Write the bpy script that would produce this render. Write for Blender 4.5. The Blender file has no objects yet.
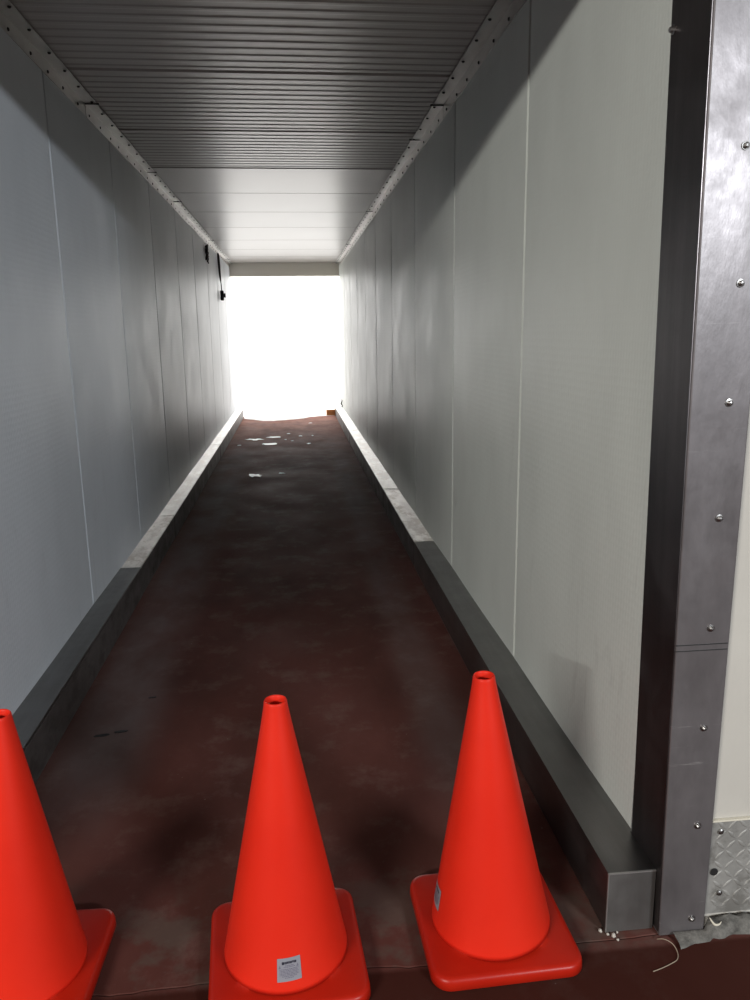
import bpy, bmesh, math, random
from mathutils import Matrix, Vector, noise
random.seed(7)
S = bpy.context.scene
COL = S.collection
PI = math.pi

# ---------------------------------------------------------------- helpers
def obj(name, bm, mat, parent=None, smooth=False, recalc=True):
    me = bpy.data.meshes.new(name)
    if recalc: bmesh.ops.recalc_face_normals(bm, faces=bm.faces)
    bm.to_mesh(me); bm.free()
    me.materials.append(mat)
    if smooth:
        for p in me.polygons: p.use_smooth = True
    o = bpy.data.objects.new(name, me); COL.objects.link(o)
    if parent: o.parent = parent
    return o

def struct(name, bm, mat, **k):
    o = obj(name, bm, mat, **k); o['kind'] = 'structure'; return o

def tag(o, label, cat, group=None):
    o['label'] = label; o['category'] = cat
    if group: o['group'] = group
    return o

def empty(name, loc, label, cat, group=None):
    o = bpy.data.objects.new(name, None); COL.objects.link(o)
    o.location = loc; o.empty_display_size = .1
    return tag(o, label, cat, group)

def box(bm, x0, x1, y0, y1, z0, z1, bev=0, seg=2):
    m = Matrix.Translation(((x0+x1)/2, (y0+y1)/2, (z0+z1)/2)) @ Matrix.Diagonal((x1-x0, y1-y0, z1-z0, 1))
    r = bmesh.ops.create_cube(bm, size=1, matrix=m)
    if bev:
        es = list({e for v in r['verts'] for e in v.link_edges})
        bmesh.ops.bevel(bm, geom=es, offset=bev, segments=seg, profile=.5, affect='EDGES')
    return bm

def extrude_profile(bm, pts, axis, a, b, closed=True, cuts=1):
    """pts: 2D profile in the plane normal to axis; axis 'y' -> (x,z), 'z' -> (x,y), 'x' -> (y,z)"""
    def P(p, t):
        if axis == 'y': return (p[0], t, p[1])
        if axis == 'z': return (p[0], p[1], t)
        return (t, p[0], p[1])
    rings = []
    for i in range(cuts+1):
        t = a + (b-a)*i/cuts
        rings.append([bm.verts.new(P(p, t)) for p in pts])
    n = len(pts)
    for r0, r1 in zip(rings, rings[1:]):
        for i in range(n if closed else n-1):
            bm.faces.new((r0[i], r0[(i+1) % n], r1[(i+1) % n], r1[i]))
    if closed:
        bm.faces.new(rings[0]); bm.faces.new(rings[-1])
    return bm

def tube(bm, pts, rad, n=8, sub=5):
    pts = [Vector(p) for p in pts]
    if not isinstance(rad, (list, tuple)): rad = [rad]*len(pts)
    P, Q = [], []
    for i in range(len(pts)-1):
        p0, p1, p2, p3 = pts[max(i-1, 0)], pts[i], pts[i+1], pts[min(i+2, len(pts)-1)]
        for k in range(sub):
            t = k/sub
            P.append(.5*((2*p1)+(p2-p0)*t+(2*p0-5*p1+4*p2-p3)*t*t+(3*p1-p0-3*p2+p3)*t**3)); Q.append(rad[i]+(rad[i+1]-rad[i])*t)
    pts, rad = P+[pts[-1]], Q+[rad[-1]]
    rings = []
    up = Vector((.3, .5, .81)).normalized()
    for i, p in enumerate(pts):
        d = (pts[min(i+1, len(pts)-1)] - pts[max(i-1, 0)]).normalized()
        u = d.cross(up)
        if u.length < .05: u = d.cross(Vector((1, 0, 0)))
        u.normalize(); w = d.cross(u).normalized()
        r = rad[i] if isinstance(rad, (list, tuple)) else rad
        rings.append([bm.verts.new(p + r*(math.cos(2*PI*k/n)*u + math.sin(2*PI*k/n)*w)) for k in range(n)])
    for r0, r1 in zip(rings, rings[1:]):
        for k in range(n): bm.faces.new((r0[k], r0[(k+1) % n], r1[(k+1) % n], r1[k]))
    bm.faces.new(rings[0]); bm.faces.new(rings[-1])
    return bm

def lathe(bm, prof, n=64, c=(0, 0, 0), axis='z', close=False):
    rings = []
    for r, z in prof:
        ring = []
        for k in range(n):
            a = 2*PI*k/n
            q = (r*math.cos(a), r*math.sin(a), z)
            if axis == 'y': q = (q[0], -q[2], q[1])
            if axis == 'x': q = (-q[2], q[0], q[1])
            if axis == '-x': q = (q[2], q[0], q[1])
            ring.append(bm.verts.new((q[0]+c[0], q[1]+c[1], q[2]+c[2])))
        rings.append(ring)
    pairs = list(zip(rings, rings[1:]))
    if close: pairs.append((rings[-1], rings[0]))
    for r0, r1 in pairs:
        for k in range(n): bm.faces.new((r0[k], r0[(k+1) % n], r1[(k+1) % n], r1[k]))
    if not close:
        if prof[0][0] > 0: bm.faces.new(rings[0])
        if prof[-1][0] > 0: bm.faces.new(rings[-1])
    return bm

# ---------------------------------------------------------------- materials
def lin(c):
    return tuple(((v/255)/12.92 if v/255 <= .04045 else ((v/255+.055)/1.055)**2.4) for v in c) + (1,)

class M:
    def __init__(s, name, base=(.5, .5, .5, 1), rough=.5, metal=0., spec=.5):
        s.m = bpy.data.materials.new(name); s.m.use_nodes = True
        s.t = s.m.node_tree; s.n = s.t.nodes; s.l = s.t.links
        s.b = s.n['Principled BSDF']
        s.b.inputs['Base Color'].default_value = base
        s.b.inputs['Roughness'].default_value = rough
        s.b.inputs['Metallic'].default_value = metal
        s.b.inputs['Specular IOR Level'].default_value = spec
        s.co = s.n.new('ShaderNodeNewGeometry').outputs['Position']
    def obco(s):
        s.co = s.n.new('ShaderNodeTexCoord').outputs['Object']; return s
    def mapping(s, scale=(1, 1, 1), rot=(0, 0, 0)):
        k = s.n.new('ShaderNodeMapping'); k.inputs['Scale'].default_value = scale; k.inputs['Rotation'].default_value = rot
        s.l.new(s.co, k.inputs['Vector']); return k.outputs[0]
    def noise(s, scale, detail=4, rough=.6, map=(1, 1, 1), dist=0):
        k = s.n.new('ShaderNodeTexNoise'); k.inputs['Scale'].default_value = scale
        k.inputs['Detail'].default_value = detail; k.inputs['Roughness'].default_value = rough; k.inputs['Distortion'].default_value = dist
        s.l.new(s.mapping(map), k.inputs['Vector']); return k.outputs['Fac']
    def voronoi(s, scale, feature='F1', map=(1, 1, 1)):
        k = s.n.new('ShaderNodeTexVoronoi'); k.feature = feature; k.inputs['Scale'].default_value = scale
        s.l.new(s.mapping(map), k.inputs['Vector']); return k.outputs['Distance']
    def ramp(s, fac, *stops):
        k = s.n.new('ShaderNodeValToRGB'); e = k.color_ramp.elements
        while len(e) < len(stops): e.new(.5)
        for el, (p, c) in zip(e, stops):
            el.position = p
            el.color = c if len(c) == 4 else (c[0], c[0], c[0], 1)
        s.l.new(fac, k.inputs[0]); return k.outputs[0]
    def mix(s, fac, a, b, mode='MIX'):
        k = s.n.new('ShaderNodeMix'); k.data_type = 'RGBA'; k.blend_type = mode
        for v, i in ((fac, 0), (a, 6), (b, 7)):
            if isinstance(v, (float, int, tuple)): k.inputs[i].default_value = v
            else: s.l.new(v, k.inputs[i])
        return k.outputs[2]
    def math(s, op, a, b=0., c=None):
        k = s.n.new('ShaderNodeMath'); k.operation = op
        for v, i in ((a, 0), (b, 1)) + (((c, 2),) if c is not None else ()):
            if isinstance(v, (float, int)): k.inputs[i].default_value = v
            else: s.l.new(v, k.inputs[i])
        return k.outputs[0]
    def axis(s, i):
        k = s.n.new('ShaderNodeSeparateXYZ'); s.l.new(s.co, k.inputs[0]); return k.outputs[i]
    def step(s, v, a, b):
        k = s.n.new('ShaderNodeMapRange'); k.interpolation_type = 'SMOOTHSTEP'
        k.inputs[1].default_value = a; k.inputs[2].default_value = b
        s.l.new(v, k.inputs[0]); return k.outputs[0]
    def color(s, c): s.l.new(c, s.b.inputs['Base Color']); return s
    def rough(s, c): s.l.new(c, s.b.inputs['Roughness']); return s
    def bump(s, h, dist=.001, strength=1.):
        k = s.n.new('ShaderNodeBump'); k.inputs['Distance'].default_value = dist; k.inputs['Strength'].default_value = strength
        s.l.new(h, k.inputs['Height']); s.l.new(k.outputs[0], s.b.inputs['Normal']); return s

def g(v): return (v, v, v, 1)

# insulated wall panels, white stucco-embossed painted steel
def wall_material(name, base):
    w = M(name, rough=.38, spec=.22)
    stain = w.noise(1.3, 5, .6, (1, 1, .45))
    col = w.ramp(stain, (.3, tuple(v*.86 for v in base[:3])+(1,)), (.62, base))
    scuff = w.ramp(w.noise(7, 6, .7, (1, 1, .25), 1.2), (.60, (0,)), (.72, (1,)))
    low = w.math('SUBTRACT', 1.0, w.step(w.axis(2), .2, 1.7))
    f = w.math('MULTIPLY', w.math('MULTIPLY', scuff, low), .22)
    w.color(w.mix(f, col, (.22, .22, .21, 1)))
    emb = w.voronoi(62, 'F1', (1, 1, .7))
    emb.node.inputs['Randomness'].default_value = .25
    dent = w.noise(1.6, 2, .5, (1, 1.2, .5))
    h = w.math('ADD', w.math('MULTIPLY', emb, .20), w.math('MULTIPLY', dent, .6))
    w.bump(h, .0045, .8)
    w.rough(w.ramp(w.noise(3, 4), (.3, (.38,)), (.7, (.48,))))
    return w.m
mWallL = wall_material('white_panel_left', (.60, .63, .67, 1))
mWallR = wall_material('white_panel_right', (.61, .64, .60, 1))

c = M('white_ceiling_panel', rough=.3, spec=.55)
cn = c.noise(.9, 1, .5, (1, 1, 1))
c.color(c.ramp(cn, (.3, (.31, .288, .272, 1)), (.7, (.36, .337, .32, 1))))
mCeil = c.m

f = M('dark_red_painted_concrete', rough=.5, spec=.05)
n1 = f.noise(1.1, 7, .62, (1, .45, 1)); n2 = f.noise(5, 8, .7); n3 = f.noise(38, 5, .7)
base = f.ramp(n1, (.30, (.060, .024, .019, 1)), (.5, (.098, .036, .029, 1)), (.70, (.132, .051, .042, 1)))
base = f.mix(f.math('MULTIPLY', f.ramp(n2, (.52, (0,)), (.68, (1,))), .45), base, (.165, .108, .092, 1))
base = f.mix(f.math('MULTIPLY', f.ramp(n3, (.60, (0,)), (.72, (1,))), .25), base, (.13, .095, .085, 1))
# worn grey dust band lying along the left curb and, fainter, along the right one
xl = f.math('ABSOLUTE', f.math('ADD', f.axis(0), .74))
xr = f.math('ABSOLUTE', f.math('SUBTRACT', f.axis(0), .50))
yl = f.math('MULTIPLY', f.step(f.axis(1), 1.9, 2.6), f.math('SUBTRACT', 1., f.step(f.axis(1), 6, 12)))
bl = f.math('MULTIPLY', f.math('SUBTRACT', 1., f.step(xl, .03, .26)), yl)
br = f.math('MULTIPLY', f.math('MULTIPLY', f.math('SUBTRACT', 1., f.step(xr, .02, .16)), yl), .6)
band = f.math('MULTIPLY', f.math('MAXIMUM', bl, br), f.ramp(f.noise(2.6, 6, .6, (1, .5, 1)), (.30, (.15,)), (.62, (1,))))
base = f.mix(f.math('MULTIPLY', band, .6), base, (.19, .16, .155, 1))
# bare, scuffed concrete round the joint under the tunnel mouth
near = f.math('MULTIPLY', f.step(f.axis(1), 1.50, 1.53), f.math('SUBTRACT', 1., f.step(f.axis(1), 1.66, 2.0)))
pm = f.math('MULTIPLY', near, f.ramp(f.noise(3.3, 5, .65), (.50, (0,)), (.58, (1,))))
base = f.mix(f.math('MULTIPLY', pm, .55), base, (.095, .080, .066, 1))
# redder paint in the front room, dusty far-door paint with the daylight's brightening put into its colour
red = f.math('SUBTRACT', 1., f.step(f.axis(1), 1.50, 1.52))
base = f.mix(f.math('MULTIPLY', red, .72), base, (.028, .006, .003, 1))
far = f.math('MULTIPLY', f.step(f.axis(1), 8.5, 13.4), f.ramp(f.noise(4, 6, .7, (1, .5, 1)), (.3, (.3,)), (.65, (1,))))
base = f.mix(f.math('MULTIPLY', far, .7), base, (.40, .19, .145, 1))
speck = f.ramp(f.voronoi(17), (.030, (1,)), (.045, (0,)))
speck = f.math('MULTIPLY', speck, f.ramp(f.noise(2.3, 2), (.52, (0,)), (.56, (1,))))
base = f.mix(f.math('MULTIPLY', speck, .6), base, (.35, .30, .28, 1))
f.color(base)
f.rough(f.ramp(f.noise(2.4, 6, .65), (.3, (.62,)), (.7, (.85,))))
f.bump(f.math('ADD', f.noise(14, 6, .6), f.math('MULTIPLY', f.noise(90, 3), .3)), .0012, .4)
mFloor = f.m

def steel(name, base, rough, metal=1., scr=(1, 1, .06), worn=None, brushed=False, scratches=False):
    s = M(name, rough=rough, metal=metal)
    if brushed:       # brushed along the run of the curb
        s.b.inputs['Anisotropic'].default_value = .85
        k = s.n.new('ShaderNodeCombineXYZ'); k.inputs[0].default_value = 1.
        s.l.new(k.outputs[0], s.b.inputs['Tangent'])
    a = s.noise(14, 6, .65, scr)
    b = s.noise(2.2, 5, .6)
    col = s.ramp(a, (.25, tuple(v*.72 for v in base)+(1,)), (.7, tuple(min(1, v*1.12) for v in base)+(1,)))
    col = s.mix(s.math('MULTIPLY', s.ramp(b, (.35, (0,)), (.65, (1,))), .35), col, tuple(v*.6 for v in base)+(1,))
    if worn:
        col = s.mix(s.ramp(s.noise(9, 6, .7, (1, .5, 1)), (.5, (0,)), (.6, (1,))), col, worn)
    if scratches:
        low = s.math('SUBTRACT', 1.0, s.math('MULTIPLY', s.step(s.axis(2), .1, 1.1), .8))
        for q, mp, c1, fac in ((34, (.12, 1, 2.6), (.62, .60, .58, 1), .6), (26, (.5, 1, .5), (.06, .055, .055, 1), .75)):
            m = s.ramp(s.noise(q, 7, .72, mp), (.62, (0,)), (.70, (1,)))
            patch = s.ramp(s.noise(5 if fac < .7 else 9, 3, .5), (.50, (0,)), (.60, (1,)))
            col = s.mix(s.math('MULTIPLY', s.math('MULTIPLY', s.math('MULTIPLY', m, patch), low), fac), col, c1)
    s.color(col)
    s.rough(s.ramp(s.noise(6, 6, .7), (.3, (rough*.8,)), (.7, (min(1, rough*1.35),))))
    s.bump(s.math('ADD', s.noise(60, 4, .6, scr), s.math('MULTIPLY', b, 1.5)), .0012, .4)
    return s.m
mPost = steel('scratched_stainless_steel', (.19, .175, .178), .36, metal=.5, scr=(1, 1, .4), scratches=True)
mReveal = steel('dark_stainless_steel', (.22, .20, .20), .36)
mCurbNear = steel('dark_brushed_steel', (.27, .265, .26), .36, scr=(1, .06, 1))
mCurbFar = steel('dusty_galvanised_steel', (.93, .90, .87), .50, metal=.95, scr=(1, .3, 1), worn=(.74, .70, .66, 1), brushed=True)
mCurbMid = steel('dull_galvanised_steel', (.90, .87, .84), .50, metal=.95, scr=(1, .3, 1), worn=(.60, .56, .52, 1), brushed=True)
mCap = steel('scuffed_end_cap_steel', (.24, .23, .22), .5, metal=.8)
mCurbSide = steel('dark_curb_side_steel', (.16, .145, .14), .5, metal=.7, scr=(1, .3, 1), worn=(.09, .08, .075, 1))  # darker steel for the curb sides below their paler tops
mPlate = steel('worn_diamond_plate', (.42, .41, .385), .6, metal=.6, scr=(1, 1, 1), worn=(.26, .25, .23, 1))
mBolt = M('bolt_steel', (.34, .33, .32, 1), .35, 1.).m
mScrew = M('black_screw', (.02, .02, .02, 1), .45).m
fl = M('pale_flashing', rough=.36, metal=.8)
fl.color(fl.ramp(fl.noise(6, 5, .6, (1, .4, 1)), (.3, (.45, .44, .425, 1)), (.65, (.62, .61, .59, 1))))
mFlash = fl.m
fw = M('painted_front_wall', rough=.5)
fw.color(fw.ramp(fw.noise(3, 5, .6), (.3, (.47, .445, .40, 1)), (.7, (.53, .505, .455, 1))))
fw.bump(fw.noise(60, 3), .001, .3)
mFront = fw.m
mLintel = M('beige_lintel', (.80, .77, .69, 1), .55).m
k = M('torn_sealant', (.62, .58, .48, 1), .7); mSeal = k.m
k = M('rough_grout', rough=.85)
k.color(k.ramp(k.noise(22, 7, .7), (.35, (.05, .047, .042, 1)), (.65, (.22, .21, .19, 1)))); k.bump(k.noise(50, 6, .7), .006, .8)
mGrout = k.m
k = M('outdoor_concrete', rough=.8); k.color(k.ramp(k.noise(2, 6), (.3, (.72, .71, .70, 1)), (.7, (.84, .83, .82, 1)))); mOut = k.m
k = M('dark_room_wall', (.22, .21, .20, 1), .7); mRoom = k.m
mRubber = M('black_rubber', (.012, .012, .012, 1), .5).m
mPaper = M('white_plastic_film', (.85, .84, .82, 1), .30, .35, .8).m
mPebble = M('light_grit', (.5, .47, .42, 1), .8).m
mScrap = M('dark_scrap', (.10, .095, .09, 1), .7).m
mHair = M('tan_string', (.33, .26, .19, 1), .7).m
k = M('orange_brown_timber', rough=.65).obco()
k.color(k.ramp(k.noise(6, 5, .6, (.5, 6, 8)), (.3, (.60, .26, .09, 1)), (.7, (.75, .36, .14, 1)))); mWood = k.m

k = M('orange_cone_plastic', rough=.42, spec=.22).obco()
cc = k.ramp(k.noise(4, 5, .6), (.3, (.68, .022, .009, 1)), (.7, (.74, .028, .011, 1)))
dirt = k.ramp(k.noise(26, 6, .75), (.66, (0,)), (.74, (1,)))
k.color(k.mix(k.math('MULTIPLY', dirt, .12), cc, (.25, .03, .02, 1)))
k.bump(k.noise(60, 3), .0006, .4)
k.b.inputs['Subsurface Weight'].default_value = .15
k.b.inputs['Subsurface Radius'].default_value = (.02, .004, .002)
mCone = k.m
k = M('cone_base_plastic', rough=.36, spec=.3).obco()
k.color(k.ramp(k.noise(5, 6, .65), (.3, (.40, .011, .004, 1)), (.7, (.46, .016, .005, 1))))
k.bump(k.noise(50, 4), .0008, .4); mBase = k.m
mStick = M('silver_sticker', (.32, .32, .36, 1), .35, .2).m
mInk = M('black_ink', (.015, .015, .03, 1), .6).m
mInkGrey = M('grey_ink', (.14, .13, .18, 1), .6).m

# ---------------------------------------------------------------- dimensions (metres; y runs down the tunnel)
XL, XR = -1.015, .84          # inside faces of the tunnel walls
CL, CR = -.900, .713          # inside faces of the curbs
ZC, ZK = 2.62, .165
Y0, Y1 = 1.45, 13.8
YW = 1.712                     # front edge of the right wall panels

# ---------------------------------------------------------------- floor: two slabs with an irregular joint between them
bm = bmesh.new()
N = 60
xs = [-6 + 12*i/N for i in range(N+1)]
xs = sorted(set(xs + [-.9+1.7*i/70 for i in range(71)]))
def joint(x):
    xx = max(-1.0, min(.95, x))
    return 1.523 + .012*noise.noise(Vector((x*6, 0, 0))) + .006*noise.noise(Vector((x*25, 3, 0))) + (.055*max(0, xx-.35) if xx > .35 else 0) - .03*max(0, xx-.72)
def strip(bm, rows):
    vs = [[bm.verts.new(p) for p in r] for r in rows]
    for a, b in zip(vs, vs[1:]):
        for i in range(len(a)-1): bm.faces.new((a[i], a[i+1], b[i+1], b[i]))
strip(bm, [[(x, -8, 0) for x in xs], [(x, joint(x)-.003, 0) for x in xs], [(x, joint(x)-.0015, -.007) for x in xs],
           [(x, joint(x)+.0015, -.007) for x in xs], [(x, joint(x)+.003, .0) for x in xs], [(x, 4, 0) for x in xs], [(x, Y1+.3, 0) for x in xs]])
bmesh.ops.recalc_face_normals(bm, faces=bm.faces)
struct('floor', bm, mFloor)

# ---------------------------------------------------------------- tunnel walls: panels with grooved seams, extruded upwards
def wall_profile(xin, side, seams, y0, y1, th=.12):
    pts = [(xin + side*th, y0), (xin, y0)]
    edges = [y0] + seams + [y1]
    for a, b in zip(edges, edges[1:]):
        w = b - a
        for t in (.011/w, .1, .3, .5, .7, .9, 1-.011/w):
            y = a + w*t
            bow = -.0035*math.sin(PI*t)
            pts.append((xin + side*bow, y))
        if b != y1: pts += [(xin + side*.024, b-.007), (xin + side*.024, b+.007)]
    pts += [(xin, y1), (xin + side*th, y1)]
    return pts
seamsR = [2.83, 4.07, 5.37, 6.62, 7.87, 9.0, 10.15, 11.25, 12.5]
seamsL = [2.42, 3.72, 4.95, 6.2, 7.5, 8.76, 10.12, 11.35, 12.6]
bm = bmesh.new(); extrude_profile(bm, wall_profile(XL, -1, seamsL, 1.57, Y1), 'z', 0, 2.70)
struct('wall_left', bm, mWallL)
bm = bmesh.new(); extrude_profile(bm, wall_profile(XR, 1, seamsR, YW, Y1), 'z', 0, 2.70)
struct('wall_right', bm, mWallR)
# thin bright edge bead closing the front edge of the right panels
bm = bmesh.new(); box(bm, XR-.006, XR+.004, YW-.008, YW-.0005, ZK+.002, 2.54)
struct('trim_1', bm, mFlash)

# ---------------------------------------------------------------- ceiling: ribbed panels
bm = bmesh.new()
joints = [2.75, 3.88, 4.92, 6.02, 7.05, 8.15, 9.3, 10.45, 11.6, 12.7]
pts = [(1.56, ZC)]
y = 1.60
per = .0815
while y < Y1 - .1:
    nj = [j for j in joints if abs(j - y) < per*.5]
    if y > 6.08:      # the far panels are smooth, with a fine line at each joint
        if nj: pts += [(y, ZC), (y+.004, ZC+.006), (y+.010, ZC+.006), (y+.014, ZC)]
    elif nj:
        pts += [(y, ZC), (y+.012, ZC), (y+.018, ZC+.012), (y+.030, ZC+.012), (y+.036, ZC-.004), (y+.058, ZC-.004), (y+.066, ZC)]
    else:
        pts += [(y, ZC), (y+per*.50, ZC+.0004), (y+per*.62, ZC-.0026), (y+per*.88, ZC-.0026)]
    y += per
pts += [(Y1, ZC), (Y1, ZC+.14), (1.56, ZC+.14)]
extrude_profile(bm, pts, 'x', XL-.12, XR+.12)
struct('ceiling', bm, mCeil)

# ---------------------------------------------------------------- flashing angle between walls and ceiling, with screws
def flashing(name, xin, side):
    t = bpy.data.objects.new(name, None); COL.objects.link(t); t['kind'] = 'structure'
    t.location = (xin, Y0, 2.55)
    breaks = {-1: [1.6, 4.42, 6.15, 7.45, 10.4, 13.0, 13.78], 1: [1.6, 4.35, 5.1, 8.0, 10.9, 13.78]}[side]
    for i, (a, b) in enumerate(zip(breaks, breaks[1:])):
        bm = bmesh.new()
        d = .0015*(i % 2)
        i_ = -side
        x0 = xin + i_*(.001+d)
        P = [(x0, 2.55-d*2), (x0, ZC-.0065-d), (xin + i_*.062, ZC-.0065-d), (xin + i_*.062, ZC-.0095-d),
             (x0 + i_*.003, ZC-.0095-d), (x0 + i_*.003, 2.55-d*2)]
        P = [(p[0]-xin, p[1]-2.55) for p in P]
        extrude_profile(bm, P, 'y', a-Y0+.003, b-Y0-.003)
        obj('flashing_strip', bm, mFlash, t)
    # dark sealed joints
    for j in breaks[1:-1]:
        bm = bmesh.new(); i_ = -side
        box(bm, min(0, i_*.0012)+0, max(0, i_*.0012), j-.006-Y0, j+.006-Y0, -.012, .055)
        bm2 = bm
        box(bm2, min(i_*.002, i_*.075), max(i_*.002, i_*.075), j-.006-Y0, j+.006-Y0, .0560, .0612)
        obj('joint_seal', bm2, mScrew, t)
    y = 1.9
    q = 0
    while y < Y1-.1:
        for leg in (0, 1):
            bm = bmesh.new()
            if leg == 0:
                lathe(bm, [(.0075, 0), (.0075, .002), (.005, .006), (0.0001, .007)], 8, (-side*.0035, y-Y0, .018), 'x' if side > 0 else '-x')
            else:
                lathe(bm, [(.0001, -.007), (.005, -.006), (.0075, -.002), (.0075, 0)], 8, (-side*.047, y-Y0+.12, ZC-2.55-.010), 'z')
            obj('screw', bm, mScrew, t)
        y += .235 + .02*math.sin(q*2.3); q += 1
    return t
flashing('trim_2', XL, -1)
flashing('trim_3', XR, 1)

# ---------------------------------------------------------------- curbs along both walls (metal-clad kick curbs)
def curb(name, xw, xc, side, breaks, mats, y_start):
    t = bpy.data.objects.new(name, None); COL.objects.link(t); t['kind'] = 'structure'; t.location = (xc, y_start, 0)
    for i, (a, b) in enumerate(zip(breaks, breaks[1:])):
        bm = bmesh.new()
        dz = -.0025*(i % 2); dx = side*.002*(i % 2)
        x0 = dx; x1 = xw-xc - side*.0006
        z = ZK+dz
        prof = [(x0, 0.001), (x0, z-.006), (x0+side*.002, z-.002), (x0+side*.006, z), (x1, z), (x1, 0.001)]
        if i == 0 and side > 0:      # near end is notched round the corner column
            xn = .8325-xc
            plan = [(x0, 0), (xn, 0), (xn, 1.713-y_start), (x1, 1.713-y_start), (x1, b-y_start-.002), (x0, b-y_start-.002)]
            extrude_profile(bm, plan, 'z', .001, z)
        else:
            top = [(x0+side*.0012, z-.010), (x0+side*.0012, z-.001), (x0+side*.0022, z), (x1, z), (x1, z-.010)]
            sidep = [(x0, .001), (x0, z-.0105), (x1, z-.0105), (x1, .001)]
            extrude_profile(bm, top, 'y', a-y_start+.002, b-y_start-.002)
            b2 = bmesh.new(); extrude_profile(b2, sidep, 'y', a-y_start+.002, b-y_start-.002)
            obj('curb_side', b2, mCurbSide, t)
        obj('curb_cladding', bm, mats[min(i, len(mats)-1)], t)
    return t
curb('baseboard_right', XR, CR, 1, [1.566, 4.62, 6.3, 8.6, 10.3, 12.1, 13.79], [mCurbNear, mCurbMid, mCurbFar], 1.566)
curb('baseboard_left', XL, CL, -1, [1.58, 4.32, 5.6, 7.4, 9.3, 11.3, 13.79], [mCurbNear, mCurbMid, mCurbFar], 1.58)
# folded edges of the end cap on the right curb
bm = bmesh.new()
box(bm, CR-.001, CR+.0015, 1.5615, 1.5655, .002, ZK)
box(bm, CR+.002, .832, 1.5615, 1.5655, ZK-.002, ZK+.001)
struct('trim_4', bm, mFlash)
bm = bmesh.new(); box(bm, CR+.002, .832, 1.5625, 1.5655, .002, ZK-.0025)
struct('trim_8', bm, mCap)

# ---------------------------------------------------------------- far opening: lintel, far jambs, bright yard
bm = bmesh.new(); box(bm, XL-.12, XR+.12, Y1+.002, Y1+.16, 2.40, 2.76, .004)
struct('trim_5', bm, mLintel)
# pale concrete apron with a ragged edge running over the red paint
bm = bmesh.new()
key = [(-.89, 13.62), (-.72, 13.45), (-.56, 13.2), (-.36, 13.16), (-.17, 13.26), (.08, 13.38), (.25, 13.62), (.45, 13.76), (.705, 13.8)]
edge = []
for i in range(90):
    x = key[0][0] + (key[-1][0]-key[0][0])*i/89
    for (xa, ya), (xb, yb) in zip(key, key[1:]):
        if xa <= x <= xb+1e-6:
            y = ya+(yb-ya)*(x-xa)/(xb-xa); break
    edge.append((x, y+.05*noise.noise(Vector((x*9, 1, 0)))+.02*noise.noise(Vector((x*31, 4, 0)))))
top = [[(x, y, .001) for x, y in edge], [(x, y+.012, .006) for x, y in edge], [(x, 14.0, .006) for x, y in edge]]
strip(bm, top)
struct('floor_apron', bm, mOut)
bm = bmesh.new()
box(bm, -30, 30, 14.0, 70, -.1, .004)
struct('ground', bm, mOut)

# ---------------------------------------------------------------- front room shell (mostly behind the viewer)
bm = bmesh.new(); box(bm, -6, XL-.001, 1.45, 1.568, 0, 4.2)
struct('wall_front_left', bm, mFront)
bm = bmesh.new(); box(bm, XL, .785, 1.45, 1.555, 2.46, 4.2)
struct('wall_header', bm, mFront)
bm = bmesh.new(); box(bm, .952, 6, 1.556, 1.75, 0, 4.2); box(bm, .786, .9515, 1.556, 1.75, 2.60, 4.2)
struct('wall_front_right', bm, mFront)
bm = bmesh.new(); box(bm, -6.1, -6, -8, 1.75, 0, 4.2); struct('wall_room_left', bm, mRoom)
bm = bmesh.new(); box(bm, 6, 6.1, -8, 1.75, 0, 4.2); struct('wall_room_right', bm, mRoom)
bm = bmesh.new(); box(bm, -6.1, 6.1, -8.1, -8, 0, 4.2); struct('wall_back', bm, mRoom)
bm = bmesh.new(); box(bm, -6.1, 6.1, -8.1, 1.75, 4.2, 4.3); struct('ceiling_room', bm, mRoom)

# ---------------------------------------------------------------- stainless corner column at the tunnel mouth
PX0, PX1, PY0, PY1, PZ = .835, .951, 1.536, 1.703, 2.598
col = empty('corner_column', (PX0, PY0, 0), 'scratched stainless steel corner guard column at the right edge of the tunnel mouth', 'corner guard')
bm = bmesh.new(); box(bm, .0022, PX1-PX0, 0, PY1-PY0, .001, PZ, .003, 3)
def lean(bm):      # the column's left edge stands slightly out of plumb
    for v in bm.verts:
        if v.co.x < .06: v.co.x -= .0141*v.co.z
lean(bm)
obj('steel_cladding', bm, mPost, col)
bm = bmesh.new(); box(bm, 0, .002, .004, PY1-PY0, .012, PZ); lean(bm)
obj('reveal_cladding', bm, mReveal, col)
bm = bmesh.new()
for z in (.742, .756):
    box(bm, -.009, PX1-PX0-.004, -.0012, .001, z, z+.0022)
obj('lap_seam', bm, mScrew, col)
for x, z in ((.888, 1.795), (.901, 1.536), (.898, 1.295), (.897, 1.047), (.899, .795), (.902, .552), (.907, .299), (.912, .044)):
    bm = bmesh.new(); lathe(bm, [(.0085, 0), (.0085, .002), (.0055, .0025), (.0055, .006), (.003, .0085), (.0001, .009)], 14, (x+.005-PX0, 0, z), 'y')
    b = obj('bolt', bm, mBolt, col, smooth=False)
bm = bmesh.new(); lathe(bm, [(.009, 0), (.009, .002), (.0065, .003), (.0055, .009), (.0001, .012)], 14, (-.0294, 1.690-PY0, 2.05), 'x')
obj('bolt', bm, mBolt, col)

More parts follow.
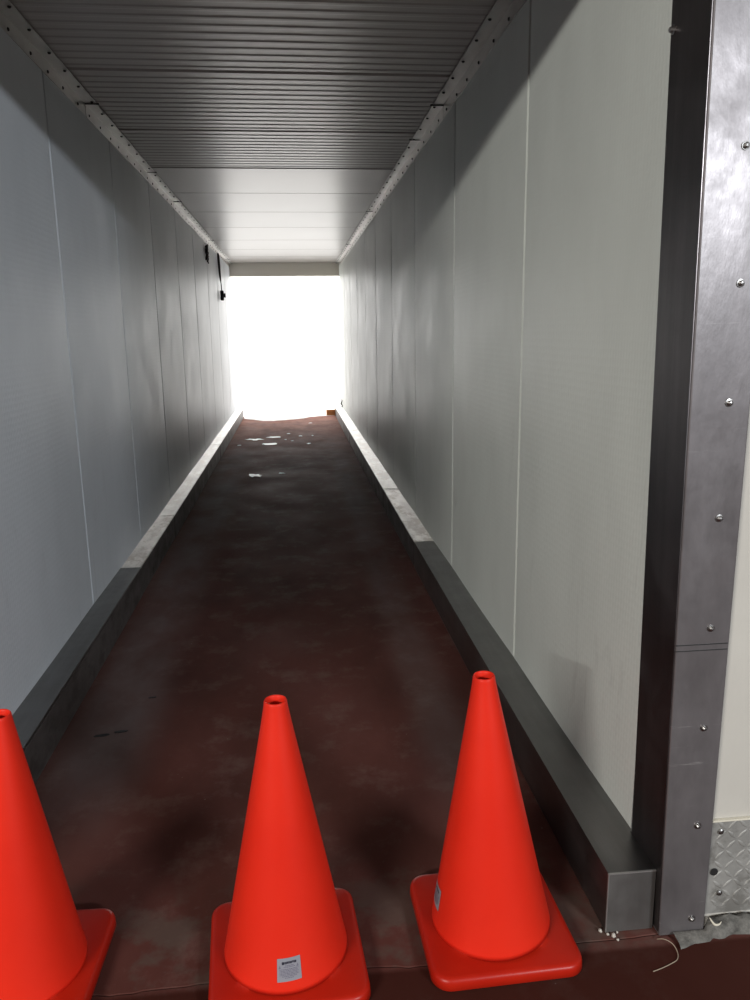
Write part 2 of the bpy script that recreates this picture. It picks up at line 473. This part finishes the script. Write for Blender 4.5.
# ---------------------------------------------------------------- diamond plate kick panel
dp = empty('diamond_plate_panel', (.956, 1.55, .04), 'grey diamond tread plate screwed low on the white wall right of the steel column', 'kick plate')
bm = bmesh.new(); box(bm, 0, 1.6, 0, .0055, 0, .254)
def lozenge(bm, cx, cz, ang, L=.032, W=.010, H=.0016):
    n = 6
    prev = None
    ca, sa = math.cos(ang), math.sin(ang)
    top = bm.verts.new((cx, -H, cz))
    ring = []
    for k in range(12):
        a = 2*PI*k/12
        u = L/2*math.cos(a); w = W/2*math.sin(a)*(1-.35*abs(math.cos(a)))
        ring.append(bm.verts.new((cx+u*ca-w*sa, 0, cz+u*sa+w*ca)))
    mid = [bm.verts.new((cx+(v.co.x-cx)*.6, -H*.8, cz+(v.co.z-cz)*.6)) for v in ring]
    for k in range(12):
        bm.faces.new((ring[k], ring[(k+1) % 12], mid[(k+1) % 12], mid[k]))
        bm.faces.new((mid[k], mid[(k+1) % 12], top))
p = .027
for i in range(1, 20):
    for j in range(1, 12):
        if i*p < .5 and j*p < .245:
            lozenge(bm, i*p, j*p, PI/4 if (i+j) % 2 else -PI/4)
obj('tread_plate', bm, mPlate, dp)
for x, z in ((.024, .228), (.034, .058), (.30, .228), (.32, .06)):
    bm = bmesh.new(); lathe(bm, [(.007, 0), (.007, .003), (.004, .0045), (.0001, .005)], 14, (x, -.001, z), 'y')
    obj('bolt', bm, mBolt, dp)
bm = bmesh.new(); lathe(bm, [(.010, 0), (.010, .0008), (.008, .001), (.0001, .001)], 14, (.016, -.0015, .118), 'y')
obj('bolt_hole', bm, mScrew, dp)
bm = bmesh.new(); box(bm, 0, 1.6, -.004, .0055, .2545, .259, .001)
obj('sealant_bead', bm, mSeal, dp)

# rough grout fillet along the foot of the wall
bm = bmesh.new()
rows = []
for i in range(90):
    x = .870 + 1.2*i/89
    h = .034 + .012*noise.noise(Vector((x*14, 0, 0)))+.010*noise.noise(Vector((x*40, 2, 0)))
    if x < .957: h = min(h, .011)
    d = .030 + .018*noise.noise(Vector((x*11, 5, 0))) + .008*noise.noise(Vector((x*33, 7, 0)))
    yb = 1.545
    if x < .957: yb = 1.5345
    row = []
    for k in range(8):
        a = PI/2*k/7
        y = (1.533 if x < .957 else yb) - d*math.sin(a)
        z = h*math.cos(a)*(1+.25*noise.noise(Vector((x*50, k*.7, 1)))) + .001
        row.append((x, y, z))
    rows.append([(x, yb, h)]+row)
strip(bm, rows)
gr = obj('grout_fillet', bm, mGrout, smooth=True); tag(gr, 'rough grey mortar fillet on the red floor below the diamond plate', 'mortar')
# torn sealant crumb between column foot and plate
bm = bmesh.new()
tube(bm, [(.957, 1.526, .050), (.964, 1.515, .040), (.974, 1.512, .041), (.982, 1.515, .046)], [.001, .003, .0022, .0006], 7)
tag(obj('sealant_crumb', bm, mSeal, smooth=True), 'torn cream sealant shred sticking out beside the steel column foot', 'sealant')
# thin string curling out of the column foot
bm = bmesh.new()
tube(bm, [(.826, 1.524, .005), (.838, 1.512, .014), (.852, 1.498, .012), (.856, 1.480, .004), (.846, 1.462, .002), (.825, 1.452, .0015), (.80, 1.443, .0015), (.775, 1.436, .0015)], .0011, 6)
tag(obj('string', bm, mHair, smooth=True), 'thin tan string curling over the floor from the foot of the steel column', 'string')
# grit at the curb corner
for i, (x, y, r) in enumerate(((.702, 1.568, .0045), (.716, 1.556, .0032), (.728, 1.549, .0052), (.741, 1.560, .0026), (.733, 1.536, .003))):
    bm = bmesh.new(); bmesh.ops.create_icosphere(bm, subdivisions=2, radius=r)
    for v in bm.verts: v.co *= 1+.5*noise.noise(v.co*300+Vector((i*3, 0, 0)))
    o = obj('pebble', bm, mPebble); o.location = (x, y, r*.8)
    tag(o, 'tiny pale pebble on the floor at the near end of the right metal curb', 'pebble', 'grit at the curb corner')

# ---------------------------------------------------------------- traffic cones
HC = .66
def cone_radius(z):
    prof = [(.0, .152), (.034, .150), (.045, .1465), (.060, .1435), (.085, .139), (.12, .1325), (.60, .0355), (.645, .0275), (.66, .0265)]
    for (a, ra), (b, rb) in zip(prof, prof[1:]):
        if a <= z <= b: return ra+(rb-ra)*(z-a)/(b-a)
    return prof[-1][1]
def make_base():
    bm = bmesh.new()
    hw, rc, n = .179, .044, 8
    def outline(o, z):
        r = []
        for cx, cy, a0 in ((1, 1, 0), (-1, 1, PI/2), (-1, -1, PI), (1, -1, 3*PI/2)):
            for k in range(n+1):
                a = a0+PI/2*k/n
                r.append((cx*(hw-rc)+(rc-o)*math.cos(a), cy*(hw-rc)+(rc-o)*math.sin(a), z))
        return r
    levels = [(.006, .001), (.0, .006), (.001, .022), (.003, .029), (.008, .0325), (.015, .034)]
    rings = [[bm.verts.new(p) for p in outline(o, z)] for o, z in levels]
    m = len(rings[0])
    # top deck blends into a circle where the cone rises
    circ = []
    last = rings[-1]
    for rr, z in ((.160, .0345), (.151, .0352), (.1435, .038), (.1405, .044)):
        ring = []
        for v in last:
            a = math.atan2(v.co.y, v.co.x)
            ring.append(bm.verts.new((rr*math.cos(a), rr*math.sin(a), z)))
        circ.append(ring)
    rings += circ
    for r0, r1 in zip(rings, rings[1:]):
        for k in range(m): bm.faces.new((r0[k], r0[(k+1) % m], r1[(k+1) % m], r1[k]))
    bm.faces.new(rings[0])
    return bm
def make_body():
    bm = bmesh.new()
    prof = [(.1450, .036), (.1430, .048), (.1400, .062), (.1355, .085), (.1285, .12), (.1092, .22), (.0899, .32), (.0706, .42), (.0513, .52), (.0369, .595),
            (.0348, .606), (.0278, .645), (.0262, .655), (.0256, .661), (.0242, .6645), (.0226, .6645), (.0210, .661), (.0206, .645), (.032, .58), (.095, .26), (.130, .05)]
    return lathe(bm, prof, 72, close=True)
def make_cone(rot_sticker, label):
    t = empty('traffic_cone', (0, 0, 0), label, 'traffic cone', 'orange traffic cones across the tunnel mouth')
    obj('cone_base', make_base(), mBase, t, smooth=True)
    obj('cone_body', make_body(), mCone, t, smooth=True)
    return t
def sticker(cone, a0, zc, half=.026, hh=.0255, tilt=.05):
    """small curved printed label wrapped on the cone"""
    def pt(u, v, off):
        z = zc + v*hh + u*half*tilt
        r = body_r(z)+off
        a = a0 + u*half/body_r(zc)
        return (r*math.cos(a), r*math.sin(a), z)
    def patch(bm, u0, u1, v0, v1, off, n=6):
        rows = []
        for j in range(3):
            v = v0+(v1-v0)*j/2
            rows.append([pt(u0+(u1-u0)*i/n, v, off) for i in range(n+1)])
        strip(bm, rows)
    bm = bmesh.new(); patch(bm, -1, 1, -1, 1, .0009, 10)
    s = obj('sticker', bm, mStick, cone); s['label'] = 'small silver printed sticker'
    rnd = random.Random(3)
    bm = bmesh.new(); u = -.60
    while u < .58:      # an unreadable bold word
        w = .07+.05*rnd.random(); hgt = .10+.07*rnd.random()
        patch(bm, u, u+w, .66-hgt, .68+.04*rnd.random(), .0014, 2); u += w+.025
    patch(bm, -.6, -.42, .46, .70, .0014, 2)
    obj('bold_print', bm, mInk, s)
    bm = bmesh.new()
    for v, a, b in ((.36, -.35, .4), (.24, -.45, .5), (.06, -.8, .78), (-.06, -.8, .7), (-.18, -.8, .8), (-.30, -.8, .72), (-.42, -.8, .8), (-.54, -.6, .6), (-.68, -.35, .35)):
        u = a
        while u < b:
            w = .05+.12*rnd.random()
            patch(bm, u, min(u+w, b), v-.028, v+.028, .0014, 2); u += w+.035
    for c_ in (-.78, .72):
        for k in range(3): patch(bm, c_-.09+.03*k, c_+.09-.03*k, .16+.08*k, .22+.08*k, .0014, 2)
    obj('fine_print', bm, mInkGrey, s)
    return s
def body_r(z):
    prof = [(.1450, .036), (.1430, .048), (.1400, .062), (.1355, .085), (.1285, .12), (.1092, .22), (.0899, .32)]
    for (ra, a), (rb, b) in zip(prof, prof[1:]):
        if a <= z <= b: return ra+(rb-ra)*(z-a)/(b-a)
    return prof[-1][0]
L2 = 'orange traffic cone in the middle, with a silver sticker on its front'
L3 = 'orange traffic cone nearest the right metal curb, whole base plate in view'
L1 = 'orange traffic cone beside the left metal curb, cut off by the photo edge'
def dup(root, loc, rz, label):
    r = root.copy(); COL.objects.link(r); r.location = loc; r.rotation_euler = (0, 0, rz); r['label'] = label
    for ch in list(root.children):
        c2 = ch.copy(); COL.objects.link(c2); c2.parent = r
    return r
cone2 = make_cone(0, L2)
cone3 = dup(cone2, (.438, 1.614, 0), math.radians(1.5), L3)
cone1 = dup(cone2, (-.674, 1.592, 0), math.radians(-2), L1)
for ch in cone1.children:
    if ch.name.startswith('cone_body'): ch.rotation_euler = (0, math.radians(1.9), 0)
for ch in cone3.children:
    if ch.name.startswith('cone_body'): ch.rotation_euler = (0, math.radians(-2.4), 0); ch.scale = (1, 1, 1.02)
cone2.location = (-.065, 1.580, 0); cone2.rotation_euler = (0, 0, math.radians(4))
sticker(cone2, math.radians(-90-4+4), .092)
st = sticker(cone3, math.radians(-182), .110)
st.rotation_euler = (0, math.radians(-2.4), 0); st.scale = (1, 1, 1.02)

# ---------------------------------------------------------------- hanging cable with a plug, and a cable tangle, high on the left wall
cab = empty('power_cable', (XL, 11.6, 2.52), 'black cable with a plug hanging down the left wall near the far opening', 'cable')
bm = bmesh.new(); tube(bm, [(.012, 0, .05), (.016, 0, .0), (.020, 0, -.12), (.024, 0, -.24), (.028, .02, -.33)], [.008, .017, .017, .015, .010], 8)
obj('cable_sheath', bm, mRubber, cab, smooth=True)
bm = bmesh.new(); tube(bm, [(.028, .02, -.33), (.032, .04, -.40), (.034, .04, -.47)], .007, 8)
obj('cord', bm, mRubber, cab, smooth=True)
bm = bmesh.new(); box(bm, .012, .062, 0, .075, -.60, -.46, .012, 2); box(bm, .064, .085, .02, .07, -.56, -.50, .006, 2)
obj('plug', bm, mRubber, cab)
bm = bmesh.new()
rnd = random.Random(11)
p0 = Vector((XL+.018, 9.95, 2.50)); pts = []
for i in range(26):
    t = i/25
    pts.append(p0+Vector((.012*math.sin(i*1.9)+.006, .055*math.sin(i*1.3+.4)*(1-.3*t), -.17*t+.02*math.sin(i*2.2))))
tube(bm, pts, .0095, 7)
tube(bm, [p0+Vector((0, .03, -.11)), p0+Vector((.01, -.10, -.10)), p0+Vector((.01, -.11, -.14))], .006, 6)
tube(bm, [p0+Vector((0, 0, -.14)), p0+Vector((.01, .06, -.19)), p0+Vector((.01, .08, -.20))], .008, 6)
tag(obj('cable_tangle', bm, mRubber, smooth=True), 'small black knot of cable fixed high on the left wall', 'cable')

# ---------------------------------------------------------------- wood block, scraps
bm = bmesh.new(); box(bm, .56, .82, 13.81, 13.9, .0065, .105, .004)
for v in bm.verts: v.co.z += .001*math.sin(v.co.x*30)
tag(obj('wood_block', bm, mWood), 'orange-brown timber block on the floor at the right of the far opening', 'block')
bm = bmesh.new()
strip(bm, [[(.805+.015*math.sin(i*2)+w*.55, 13.55+.01*i, .168+i*.028) for w in (0, .05+.01*math.sin(i))] for i in range(6)])
bmesh.ops.solidify(bm, geom=list(bm.faces), thickness=.004)
tag(obj('torn_strip', bm, mScrap), 'small torn grey strip on the right curb end by the bright opening', 'scrap')

def scrap(x, y, w, d, seed, label, rot=0.):
    bm = bmesh.new(); n = 14
    ctr = bm.verts.new((0, 0, .008)); ring = []
    for k_ in range(n):
        a = 2*PI*k_/n; r = 1+1.1*noise.noise(Vector((math.cos(a)*2.2+seed*5, math.sin(a)*1.6, seed)))
        ring.append(bm.verts.new((w/2*r*math.cos(a), d/2*r*math.sin(a), .002+.006*abs(noise.noise(Vector((a, seed, 2)))))))
    for k_ in range(n): bm.faces.new((ctr, ring[k_], ring[(k_+1) % n]))
    bmesh.ops.solidify(bm, geom=list(bm.faces), thickness=.0012)
    o = obj('paper_scrap', bm, mPaper); o.location = (x, y, .002); o.rotation_euler = (0, 0, rot)
    return tag(o, label, 'scrap', 'white scraps on the tunnel floor')
scrap(-.44, 8.02, .135, .17, 1, 'largest white paper scrap, lying alone at mid tunnel on the dark red floor')
scrap(-.16, 8.10, .07, .05, 2, 'small pale sliver just right of the lone large white scrap')
scrap(-.56, 10.85, .24, .20, 3, 'long flat white scrap on the left of the far floor')
scrap(-.30, 11.05, .20, .16, 4, 'white scrap lying next right of the long flat one')
scrap(-.36, 10.35, .20, .18, 5, 'white scrap in front of the pair of long scraps')
far_l = 'white fleck on the floor a few steps short of the bright opening'
for i, (x, y, w) in enumerate(((-.10, 11.4, .05), (-.14, 10.75, .035), (.07, 11.1, .045), (.24, 11.1, .03), (.25, 12.7, .05), (.17, 10.3, .05), (-.75, 10.3, .05), (-.05, 10.6, .03))):
    scrap(x, y, w, w*1.3, 10+i, far_l)

# dark chip marks of peeled paint near the left curb
for i, (x, y, w) in enumerate(((-.755, 2.71, .055), (-.69, 2.73, .05), (-.62, 3.0, .03))):
    bm = bmesh.new(); n = 16
    ring = [bm.verts.new((w/2*math.cos(2*PI*q/n)*(1+.5*noise.noise(Vector((q*.9, i, 0)))), w*.16*math.sin(2*PI*q/n)*(1+.6*noise.noise(Vector((q*.7, i, 4)))), 0)) for q in range(n)]
    bm.faces.new(ring); r = bmesh.ops.extrude_face_region(bm, geom=list(bm.faces))
    for v in r['geom']:
        if isinstance(v, bmesh.types.BMVert): v.co.z += .0015
    o = obj('paint_chip', bm, mRubber); o.location = (x, y, .0008); o.rotation_euler = (0, 0, .15)
    tag(o, 'thin black chip of debris on the floor beside the left curb', 'debris', 'black chips by the left curb')

# ---------------------------------------------------------------- light
def area(name, loc, target, sx, sy, power, color):
    ld = bpy.data.lights.new(name, 'AREA'); ld.shape = 'RECTANGLE'; ld.size = sx; ld.size_y = sy
    ld.energy = power; ld.color = color
    o = bpy.data.objects.new(name, ld); COL.objects.link(o); o.location = loc
    o.rotation_euler = (Vector(target)-Vector(loc)).to_track_quat('-Z', 'Y').to_euler()
    return o
area('room_lamp_left', (-3.8, -4.0, 3.14), (0, 2.5, 1.2), 2.2, .12, 365, (1.0, .97, .92))
area('room_lamp_right', (3.4, -4.0, 2.89), (0, 3, 1.2), 1.2, .12, 265, (.90, .95, 1.0))

w = bpy.data.worlds.new('overcast'); S.world = w; w.use_nodes = True
bg = w.node_tree.nodes['Background']; bg.inputs[0].default_value = (1.0, .985, .96, 1); bg.inputs[1].default_value = 3.8

# ---------------------------------------------------------------- camera
cam = bpy.data.cameras.new('camera'); cam.sensor_fit = 'VERTICAL'; cam.sensor_height = 36; cam.lens = 36*.773
cam.clip_start = .05; cam.clip_end = 200
co = bpy.data.objects.new('camera', cam); COL.objects.link(co)
Yv = Vector((292-375, 333-500, 773.)).normalized()
Dv = Vector((50, 3550, 773.)); Dv = (Dv - Yv*Dv.dot(Yv)).normalized()
Xv = Dv.cross(Yv)
R = Matrix((Xv, Yv, -Dv))                                   # camera (x right, y down, z forward) -> world
rot = Matrix((R @ Vector((1, 0, 0)), R @ Vector((0, -1, 0)), R @ Vector((0, 0, -1)))).transposed()
co.matrix_world = Matrix.Translation((0, 0, 1.45)) @ rot.to_4x4()
S.camera = co
S.view_settings.view_transform = 'Standard'; S.view_settings.look = 'None'
S.view_settings.gamma = 1; S.view_settings.use_curve_mapping = False
S.view_settings.exposure = 0
